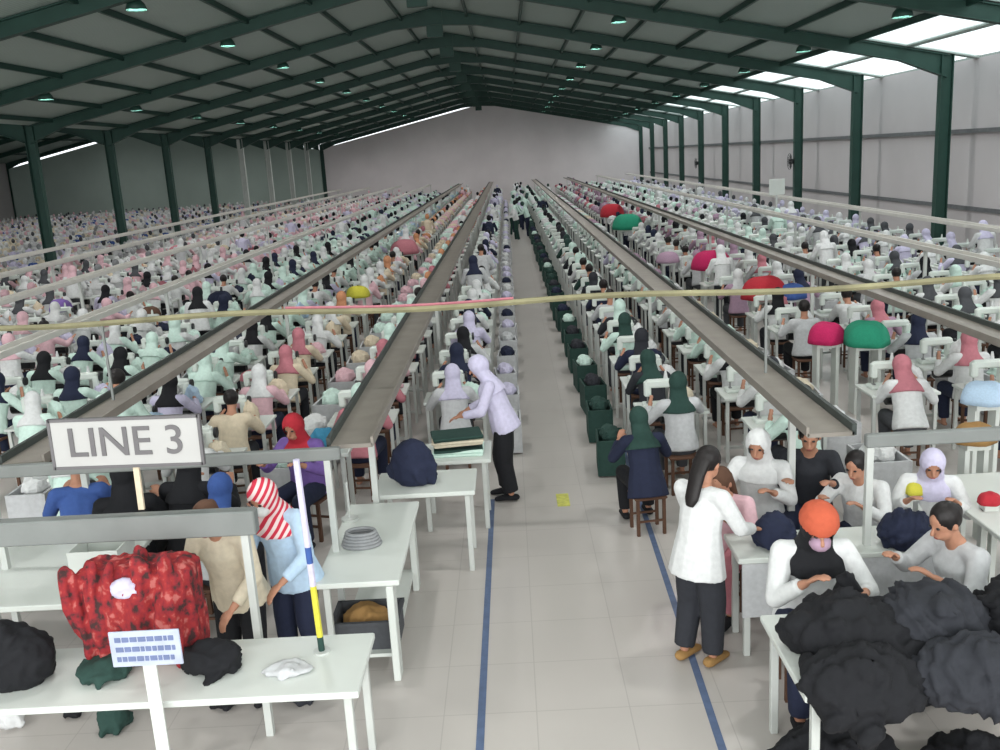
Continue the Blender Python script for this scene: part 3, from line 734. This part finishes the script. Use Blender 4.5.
# overhead trays, one per line, standing on posts
def tray(X, y0, y1, z, m_, lab, width=.32):
    t = thing('cable_tray', lab, 'cable tray', (X, y0, 0), 0, 'long trays above the sewing lines'); L = y1-y0
    so = 1 if X > 0 else -1
    mb = MB().box((0, L/2, z), (width, L, .03)).box((-so*width/2, L/2, z+.03), (.02, L, .07)); obj('tray', mb, m_, t)
    obj('tray_rim', MB().box((so*width/2, L/2, z+.03), (.03, L, .08)), mat('tray_rim_dark', (66, 72, 70), .5) if m_ is traym else m_, t)
    y = .9
    while y < L:
        obj('post', MB().box((0, y, (z-.015)/2), (.05, .05, z-.015)), legm, t); y += 7.5
tray(-1.25, 6.55, YB-2, 1.5, traym, 'long grey tray down the first line left of the aisle')
tray(2.13, 6.2, YB-2, 1.5, traym, 'long brown-grey tray down the first line right of the aisle')
tray(-3.68, 6.55, YB-2, 1.5, traym, 'long grey tray down the second line left of the aisle')
tray(4.67, 6.2, YB-2, 1.5, traym, 'long dark tray down the second line right of the aisle')
tray(-6.12, 8, YB-2, 1.55, trayp, 'long pale tray down the third line left of the aisle', .22)
tray(7.2, 8, YB-2, 1.5, trayp, 'long pale tray down the third line right of the aisle', .22)
tray(-8.55, 10, YB-2, 1.6, trayp, 'long pale tray down the fourth line left of the aisle', .22)
tray(9.55, 10, YB-2, 1.5, trayp, 'long pale tray down the fourth line right of the aisle', .22)
tray(-11.0, 14, YB-2, 1.6, trayp, 'long pale tray down the fifth line left of the aisle', .22)
tray(-13.3, 14, YB-2, 1.6, trayp, 'long pale tray beside the left columns', .22)

# crossbars at the front of the racks
def crossbar(pa, pb, hh, dd, lab, posts):
    t = thing('crossbar', lab, 'bar', (pa[0], pa[1], 0), 0, None)
    v = Vector((pb[0]-pa[0], pb[1]-pa[1], 0)); z = pa[2]; L = v.length; a = math.atan2(v.y, v.x)
    t.rotation_euler.z = a
    obj('beam', MB().box((L/2, 0, z), (L, dd, hh), bev=.008), barm, t)
    for q, zb in posts: obj('post', MB().box((q, 0, (z-hh/2+zb)/2), (.045, .045, z-hh/2-zb)), legm, t)
crossbar((-3.9, 6.4, 1.5), (-1.3, 6.4, 1.5), .09, .06, 'grey crossbar behind the line sign at the head of the left trays', [(.05, 0), (2.5, 0)])
crossbar((2.3, 6.03, 1.5), (5.2, 6.03, 1.5), .09, .06, 'grey crossbar at the head of the right trays', [(.03, 0), (2.75, 0)])
crossbar((-4.3, 5.33, 1.45), (-1.62, 5.29, 1.45), .155, .09, 'thick grey bar in front of the line sign above the left bench', [(.4, 0), (2.6, 0)])

# yellow string of cable across the hall
m = MB(); pts = []
for i in range(60):
    x = -8+i*.25; pts.append((x, 8.0-.06*x, 2.27+.02*math.sin(x*1.9)))
t = thing('cable_duct', 'yellowish cable duct strung across the whole hall above the front rows', 'cable duct')
obj('duct', m.tube(pts, .028, 6), mat('duct_olive', (138, 134, 104), .6, 0, .3, 3), t)
for x in (-6.12, -3.68, 2.13, 4.67):
    obj('post', MB().box((x, 8.0-.06*x, 1.9), (.02, .02, .7)), barm, t)
obj('red_cord', MB().tube([(a, b, c+.035) for a, b, c in pts[24:33]], .012, 5), fab('rose'), t)

# ---------------------------------------------------------------- the LINE 3 sign
def text_obj(name, body, size, parent, loc, m_, ext=.006, bold=.0):
    cu = bpy.data.curves.new(name, 'FONT'); cu.body = body; cu.size = size; cu.extrude = ext; cu.align_x = 'CENTER'; cu.align_y = 'CENTER'; cu.offset = bold
    o = bpy.data.objects.new('tmp', cu); C.objects.link(o); dg = bpy.context.evaluated_depsgraph_get()
    me = bpy.data.meshes.new_from_object(o.evaluated_get(dg)); bpy.data.objects.remove(o); me.name = name; me.materials.clear()
    q = link(name, me, m_, parent, loc); q.rotation_euler = (PI/2, 0, 0); return q
pa, pb = at(126, 443, 1.5), None
def at_y(px, py, y):
    d = FWD + RGT*((px-500)/F_PX) + UPV*((375-py)/F_PX); return CAMP+d*(y/d.y)
c_ = at_y(126.5, 442, 5.36); l_ = at_y(52, 445, 5.36); r_ = at_y(201, 441, 5.36)
SW = (r_-l_).length; top_ = at_y(126, 419, 5.36); bot_ = at_y(126, 466, 5.36); SH = (top_-bot_).length
t = thing('line_sign', 'pale board reading LINE 3 on a thin stick above the grey bar', 'sign', (c_.x, 5.36, c_.z)); t.rotation_euler.y = .02
obj('board', MB().box((0, 0, 0), (SW, .02, SH), bev=.004), signw, t)
fr = MB(); 
for s in (-1, 1): fr.box((s*(SW/2), 0, 0), (.018, .03, SH+.018)); fr.box((0, 0, s*SH/2), (SW, .03, .018))
obj('board_frame', fr, letm, t)
text_obj('lettering', 'LINE 3', SH*.86, t, (0, -.014, 0), letm, .003, .0015)
obj('stick', MB().box((.03, .02, (1.53-c_.z)/2), (.035, .02, c_.z-1.53)), fab('beige'), t)

# ---------------------------------------------------------------- near left benches
def bench(lab, x0, x1, y0, y1, z=TZ, legs_=((0, 0), (0, 1), (1, 0), (1, 1)), apron=None, shelf=None, wide=False):
    t = thing('work_table', lab, 'table', ((x0+x1)/2, (y0+y1)/2, 0)); W, D = x1-x0, y1-y0
    obj('tabletop', MB().box((0, 0, z-.02), (W, D, .04), bev=.006), whitem, t)
    for a, b_ in legs_:
        lx, ly = (a-.5)*(W-.14), (b_-.5)*(D-.12)
        if wide and a == 1: obj('leg', MB().box((lx, ly, (z-.04)/2), (.05, .14, z-.04), bev=.005), whitem, t)
        else: obj('leg', MB().box((lx, ly, (z-.04)/2), (.045, .045, z-.04), bev=.004), legm, t)
    if shelf: obj('shelf', MB().box((0, 0, shelf), (W-.16, D-.14, .025)), whitem, t)
    if apron: obj('front_panel', MB().box((0, -D/2+.02, z-.04-apron/2), (W-.06, .02, apron)), fab('pale grey'), t)
    return t
bench('long white bench at the front left, its bare right end nearest the aisle', -4.2, -.95, 4.5, 5.15)
bench('white table behind the front left bench with a grey coil and a box beneath', -1.46, -.88, 5.85, 7.35, wide=True, shelf=.16)
bench('white table beside the aisle holding a navy heap, near the tray end', -1.3, -.42, 7.52, 8.12)
bench('white table at the left edge behind the thick grey bar', -4.4, -2.95, 5.75, 7.0)

def heap(lab, px, py, h, size, col, seed, name='garment_pile', rz=0, cat='garments', y=None, vox=.016, rough=.6, group=None):
    p = at(px, py, h)
    o = link(name, heap_mesh(*size, seed, vox=vox, rough=rough), col if not isinstance(col, str) else fab(col), None, (p.x, p.y, h), rz); tag(o, lab, cat, group); return o
heap('big black heap of garments at the left frame edge on the bench', 14, 682, TZ, (.62, .42, .42), 'black', 21)
heap('dark green garments lying flat on the bench beside the black heap', 105, 676, TZ, (.4, .3, .12), 'dark green', 22)
heap('black garment bundle on the bench under the bent arm', 213, 668, TZ, (.42, .3, .2), 'black', 23)
heap('flat grey-blue cloth on the front bench near its bare end', 290, 672, TZ, (.36, .2, .05), 'pale grey', 24)
# red patterned mass: big open sack of garments
p0 = at(140, 640, TZ)
def crate(lab, loc, W, D, Hh, m_, name='crate', cat='crate', fill=None):
    t = thing(name, lab, cat, loc); mb = MB(); e = .02
    for sx in (-1, 1): mb.box((sx*(W/2-e/2), 0, Hh/2), (e, D, Hh)); mb.box((0, sx*(D/2-e/2), Hh/2), (W-2*e, e, Hh))
    mb.box((0, 0, .01), (W-2*e, D-2*e, .02)); obj('shell', mb, m_, t)
    rim = MB()
    for sx in (-1, 1): rim.box((sx*W/2, 0, Hh), (.03, D+.03, .025)); rim.box((0, sx*D/2, Hh), (W, .03, .025))
    obj('rim', rim, m_, t)
    return t
m = MB().box((0, 0, .29), (.78, .32, .56), bev=.05)
rnd = random.Random(31)
for i in range(34):
    x = rnd.uniform(-.38, .38); y = rnd.choice([-.15, -.17, 0, .12]); z0 = rnd.uniform(.02, .3)
    m.tube([(x, y, z0), (x+rnd.uniform(-.04, .04), y-.02, z0+.14), (x+rnd.uniform(-.04, .04), y, min(.6, z0+.32))], rnd.uniform(.03, .055), 7, round_ends=True)
hm = remesh(m, .014, 2)
for v in hm.vertices:
    v.co += v.normal*noise.noise(Vector((v.co.x*22, v.co.y*22, v.co.z*7)))*.02
    v.co.z = max(v.co.z, 0)
o = link('garment_pile', hm, batik, None, (-2.26, 5.02, TZ), 0); o.scale = (.86, .9, 1.06); tag(o, 'tall squarish pile of red patterned garments on the front left bench', 'garments')
o = link('garment_pile', heap_mesh(.2, .14, .14, 33), fab('lilac'), None, (-2.28, 4.86, TZ+.46)); tag(o, 'small lilac-white cloth tucked at the top of the red pile', 'garments')
# card on a white stem in front of the bench
p = at_y(146, 648, 4.42)
t = thing('card_stand', 'pale blue card of small print on a white stem before the front bench', 'sign', (p.x, 4.42, 0))
obj('card', MB().box((0, 0, p.z), (.37, .012, .2), bev=.003), mat('card_pale_blue', (176, 184, 204), .5), t)
rnd = random.Random(5)
for r in range(3):
    ln = MB(); x = -.155
    while x < .14:
        w_ = rnd.uniform(.015, .04); ln.box((x+w_/2, -.008, p.z+.055-r*.055), (w_, .004, .026)); x += w_+.008
    obj('print_line', ln, mat('print_blue', (104, 116, 152), .6), t)
obj('stem', MB().box((.0, .012, p.z/2-.05), (.07, .012, p.z-.1)), whitem, t)
obj('foot', MB().box((0, .0, .012), (.3, .2, .024), bev=.006), whitem, t)
# things under the bench
def sack(lab, px, py, h, size, col, seed, name='bag', cat='bag'):
    p = at(px, py, h); o = link(name, heap_mesh(*size, seed, vox=.014, rough=.3), fab(col), None, (p.x, p.y, 0)); tag(o, lab, cat); return o
sack('round dark green bag on the floor beneath the front bench', 114, 728, 0, (.26, .24, .24), 'dark green', 41)
sack('small black bag on the floor left of the round green one', 76, 716, 0, (.16, .14, .2), 'black', 42)
sack('white plastic bag on the floor at the left frame edge', 10, 724, 0, (.3, .26, .28), 'white', 43)
sack('dark bag on the floor right of the card stem, under the bench', 225, 705, 0, (.26, .2, .16), 'black', 44)
sack('dark low bag under the right end of the bench', 300, 700, 0, (.3, .2, .13), 'charcoal', 45)
# box and cloth under second bench
p = at(352, 640, .0)
t = crate('blue-grey crate on the low shelf under the second left table', (-1.17, 6.15, .173), .46, .34, .2, fab('dark grey'))
o = link('garment_pile', heap_mesh(.44, .28, .3, 47), fab('tan'), None, (-1.17, 6.15, .2)); tag(o, 'olive brown cloth filling the crate under the second left table', 'garments')
# grey coil and small stand on the second table
cl = MB()
for i in range(5): cl.tube([(.14*math.cos(a)*(1-.06*i), .1*math.sin(a)*(1-.06*i), .015+.022*i) for a in [2*PI*q/24 for q in range(25)]], .014, 6)
p = at(362, 545, TZ); tag(obj('cable_coil', cl, fab('grey'), loc=(p.x, p.y, TZ)), 'grey coiled cord lying on the second left table', 'cable')
p = at(350, 520, TZ); t = thing('thread_stand', 'thin white thread stand on the second left table behind the coil', 'stand', (p.x, p.y, TZ))
obj('rod', MB().tube([(0, 0, 0), (0, 0, .32)], .01, 6), legm, t); obj('base', MB().tube([(0, 0, 0), (0, 0, .02)], .07, 12), legm, t)
# yellow and blue taped pole
p = at(322, 652, TZ)
t = thing('taped_pole', 'thin upright pole with yellow and blue tape standing on the front bench', 'pole', (p.x, p.y, TZ), 0)
hp = .02
for (za, zb, c) in ((0, .1, 'dark green'), (.1, .42, 'yellow'), (.42, .56, 'lilac'), (.56, .66, 'blue'), (.66, 1.18, 'lilac')):
    obj('tape_band', MB().tube([(0-za*.02, 0, za), (-zb*.02, 0, zb)], .019, 8), fab(c), t)
obj('foot', MB().tube([(0, 0, 0), (0, 0, .012)], .05, 12), legm, t)

# navy heap, trays of cloth on third table and beyond
o = link('garment_pile', heap_mesh(.5, .4, .5, 51, bumps=10, rough=.3), fab('navy'), None, (-.96, 7.78, TZ)); tag(o, 'navy bulging sack standing on the white table left of the aisle', 'garments')
o.scale = (1, .8, 1.0)
bench('low wide bench of stacked flat goods beside the aisle, left side', -1.0, -.3, 8.45, 9.05, z=.72)
for i, (dz, c) in enumerate(((0, 'mint'), (.04, 'dark green'), (.1, 'cream'), (.15, 'dark green'))):
    me = folded_stack(2 if i != 1 else 1, .5, .34, seed=60+i).mesh('folded_cloth')
    o = link('folded_cloth', me, fab(c), None, (-.62, 8.72, .72+dz*.98), .05*i); tag(o, '%s folded cloth layer, %s in the flat stack beside the aisle' % (c, ['lowest', 'second', 'third', 'topmost'][i]), 'cloth', 'flat stack of folded cloth')
p = at(458, 485, 0)

# ---------------------------------------------------------------- left people
bx = make_pose('stand', .34, (-.16, .36, .86), (.2, .32, .84), look=.4)
full_person('worker with brown hair in cream top bending over the front bench', (-1.93, 5.72, 0), PI*.93, bx, 'cream', 'black', ('hair', 'brown'), longshirt=.05)
full_person('worker in red and white striped headscarf and light blue shirt at the front bench', (-1.62, 5.98, 0), PI*.86, make_pose('stand', .25, (-.16, .32, .88), (.16, .34, .88), look=.45), 'light blue', 'navy', ('scarf', stripe_red), longshirt=.06, mask='white')
full_person('worker in blue jacket and white cap at the left frame edge behind the grey bar', (-3.72, 7.35, 0), PI*.1, make_pose('sit', .25, (-.16, .4, .84), (.18, .4, .84), look=.2), 'blue', 'charcoal', ('cap', 'white'), scale=1.05)
full_person('seated worker in red headscarf and purple shirt beneath the left trays', (-2.06, 8.55, 0), PI*.9, make_pose('sit', .2, (-.2, .42, .84), (.18, .44, .84), look=.25), 'purple', 'navy', ('scarf', 'red'), scale=1.05)
full_person('worker in lilac shirt and black trousers standing at the left edge of the aisle', (-.17, 9.3, 0), PI*.48, make_pose('stand', .3, (-.15, .42, .95), (.2, .4, .92), look=.3), 'lilac', 'black', ('scarf', 'lilac'), baggy=1.3, longshirt=.03)
full_person('worker all in black seated just left of the sign stick', (-3.16, 6.95, 0), .2, make_pose('sit', .15, (-.16, .4, .84), (.18, .4, .84), look=.2), 'black', 'black', ('scarf', 'black'), scale=1.08)
full_person('worker all in black seated just right of the sign stick', (-2.74, 7.15, 0), -.1, make_pose('sit', .15, (-.16, .4, .84), (.18, .4, .84), look=.2), 'black', 'charcoal', ('scarf', 'black'), scale=1.1)
full_person('worker in bright blue headscarf under the right half of the line sign', (-2.4, 6.75, 0), -.1, make_pose('sit', .25, (-.16, .4, .84), (.18, .4, .84), look=.3), 'pale grey', 'charcoal', ('scarf', 'blue'), scale=1.0)
q = at(325, 448, TZ); bench('small white table holding the teal blue cloth', q.x-.27, q.x+.27, q.y-.22, q.y+.2)
heap('teal blue cloth on the table beside the purple-shirted worker', 325, 448, TZ, (.34, .3, .26), mat('fabric_sky_teal', (58, 128, 160), .85, 0, .14, 14), 74)

# white carton left
t = thing('carton', 'white open carton on the table at the left edge', 'carton', (-2.98, 6.1, TZ))
mb = MB(); 
for s in (-1, 1): mb.box((s*.17, 0, .14), (.01, .3, .28)); mb.box((0, s*.145, .14), (.33, .01, .28))
mb.box((0, 0, .005), (.33, .28, .01)); obj('walls', mb, whitem, t); obj('hand_hole', MB().box((0, -.152, .17), (.09, .004, .04), bev=.0015), darkm, t)

# ---------------------------------------------------------------- right side benches and people
bench('white bench at right with grey front panel behind the seated worker', 1.42, 2.95, 5.9, 6.35, apron=.4)
bench('white front right bench buried under black garments', 1.36, 3.7, 4.25, 5.12)
bench('white table at the right frame edge', 3.25, 4.3, 5.9, 7.3)
for i, (x, y, z, sz, c, lb) in enumerate(((1.74, 4.68, TZ, (.85, .66, .32), 'black', 'nearest the aisle'), (2.2, 4.72, TZ, (.8, .62, .38), 'charcoal', 'in the middle'), (2.75, 4.7, TZ, (.8, .66, .42), 'black', 'by the pale grey shirt'),
        (3.3, 4.7, TZ, (.8, .66, .42), 'charcoal', 'farthest right'))):
    o = link('garment_pile', heap_mesh(*sz, 80+i, rough=1.0, bumps=26), fab(c), None, (x, y, z), i*.5); tag(o, 'mound of black garments on the front right bench, '+lb, 'garments', 'black garments on the front right bench')
for i, (x, y, z, sz, tl, lb) in enumerate(((1.66, 4.36, .68, (.75, .5, .3), .5, 'at the left'), (2.25, 4.36, .7, (.8, .5, .3), .45, 'right of the white leg'), (2.9, 4.36, .7, (.8, .5, .3), .5, 'near the frame edge'))):
    o = link('draped_garment', heap_mesh(*sz, 130+i, rough=1.0, bumps=24), fab('black' if i != 1 else 'charcoal'), None, (x, y, z), 0); o.rotation_euler = (tl, 0, 0)
    tag(o, 'black garment draped over the front edge of the right bench, '+lb, 'garments', 'black garments on the front right bench')
for i, (dx, dz, sz) in enumerate(((0, 0, (.9, .55, .42)), (.75, 0, (.7, .5, .3)))):
    p = at(830, 745, .2); o = link('garment_pile', heap_mesh(*sz, 90+i, rough=.9), fab('black'), None, (p.x+dx, p.y-.1, 0)); tag(o, ['black garment heap on the floor below the front right bench', 'lower black heap on the floor right of the white leg'][i], 'garments')
heap('navy garments spilling on the right bench before the white-shirted worker', 905, 545, TZ, (.42, .34, .28), 'navy', 85, rough=1)
heap('dark bundle on the right bench left of the orange cap', 775, 545, TZ, (.34, .34, .26), 'navy', 86, rough=.9)

# A: standing woman by the aisle
full_person('long-haired worker in white top and baggy dark trousers standing at the right aisle edge', (1.15, 5.9, 0), -.85, make_pose('stand', .12, (-.08, .36, .98), (.2, .36, .95), look=.25), 'white', 'charcoal', ('hair', 'black'), shoes='tan', tail=.1, longshirt=.1, baggy=1.18, scale=.98)
sitP = lambda l=.3, lk=.3, tn=0: make_pose('sit', l, (-.16, .4, .84), (.18, .4, .84), look=lk, turn=tn)
full_person('worker in pink patterned dress with brown hair just behind the standing woman', (1.58, 6.75, 0), PI*.8, sitP(.3), 'pink', 'rose', ('hair', 'brown'), tail=.1, scale=.98, longshirt=.1)
full_person('worker in white headscarf and white top seated beside the tray end', (1.93, 7.22, 0), PI*.85, sitP(.15, .25), 'white', 'dark green', ('scarf', 'white'), scale=1.05)
full_person('worker with orange cap over black headscarf in white shirt at the front right bench', (1.76, 5.5, 0), PI*.98, make_pose('sit', .25, (-.2, .36, .78), (.1, .36, .84), look=.35), 'white', 'navy', ('band', 'red orange'), scale=1.13, mask='mauve')
full_person('black-haired worker in pale grey shirt seated at the right frame edge', (2.78, 5.5, 0), PI*.6, sitP(.25, .3), 'pale grey', 'charcoal', ('hair', 'black'), scale=1.05)
full_person('dark-haired worker in white shirt seated behind the right bench, below the crossbar end', (2.66, 6.92, 0), PI*.75, sitP(.25), 'white', 'navy', ('hair', 'black'), scale=.97)
full_person('worker in lilac headscarf and white top seated under the right crossbar', (3.15, 6.95, 0), PI*.9, sitP(.3), 'white', 'navy', ('scarf', 'lilac'), scale=.97)
full_person('worker in navy top with mint scarf seated with back turned at the right aisle edge', (1.14, 8.25, 0), .15, sitP(.3), 'navy', 'black', ('scarf', 'dark green'), longshirt=.08, scale=.95)
full_person('dark-clad black-haired worker seated under the right tray end', (2.35, 7.35, 0), PI*.9, sitP(.1), 'charcoal', 'navy', ('hair', 'black'), scale=1.05)
o = link('garment_pile', heap_mesh(.24, .16, .34, 88, rough=.5), fab('black'), None, (1.84, 5.03, TZ)); tag(o, 'black garment held up before the worker with orange cap', 'garments')

# bright fabric domes over the right lines and other accents
DOME = []
def dome_mesh(seed):
    m = MB(); n = 20; rings = []
    for i in range(7):
        t_ = i/6; r = .5*math.cos(t_*PI/2)**.6+.001; z = .45*math.sin(t_*PI/2)
        rings.append([Vector((r*(1+.06*math.sin(5*a+seed))*math.cos(a), r*.85*(1+.06*math.sin(5*a+seed))*math.sin(a), z*(1+.03*math.sin(3*a)))) for a in [2*PI*q/n for q in range(n)]])
    m.ring_loft(rings); return m.mesh('fabric_mound', True)
for i, (px, py, h, c, s, lab) in enumerate(acc):
    p = at(px, py, h); me = dome_mesh(i)
    o = link('fabric_mound', me, fab(c), None, (p.x, p.y, h-.1), i*.4); o.scale = (s*.9, s*.9, s*.9); tag(o, lab, 'fabric')
    t = tag(obj('side_table', MB().box((0, 0, h-.13), (.5*s, .45*s, .05)).box((-.2*s, 0, (h-.15)/2), (.04, .3*s, h-.15)).box((.2*s, 0, (h-.15)/2), (.04, .3*s, h-.15)), whitem, loc=(p.x, p.y, 0)), 'plain stand under the '+lab.split(' on ')[0], 'table')
# white board on a pole at the right, far
p = at_y(777, 187, 30.5); t = thing('notice_board', 'small bright white square board on a pole before the right wall', 'sign', (p.x, 30.5, 0))
obj('board', MB().box((0, 0, p.z), (.5, .03, .5), bev=.01), whitem, t); obj('pole', MB().box((0, .04, p.z/2), (.05, .04, p.z)), legm, t)
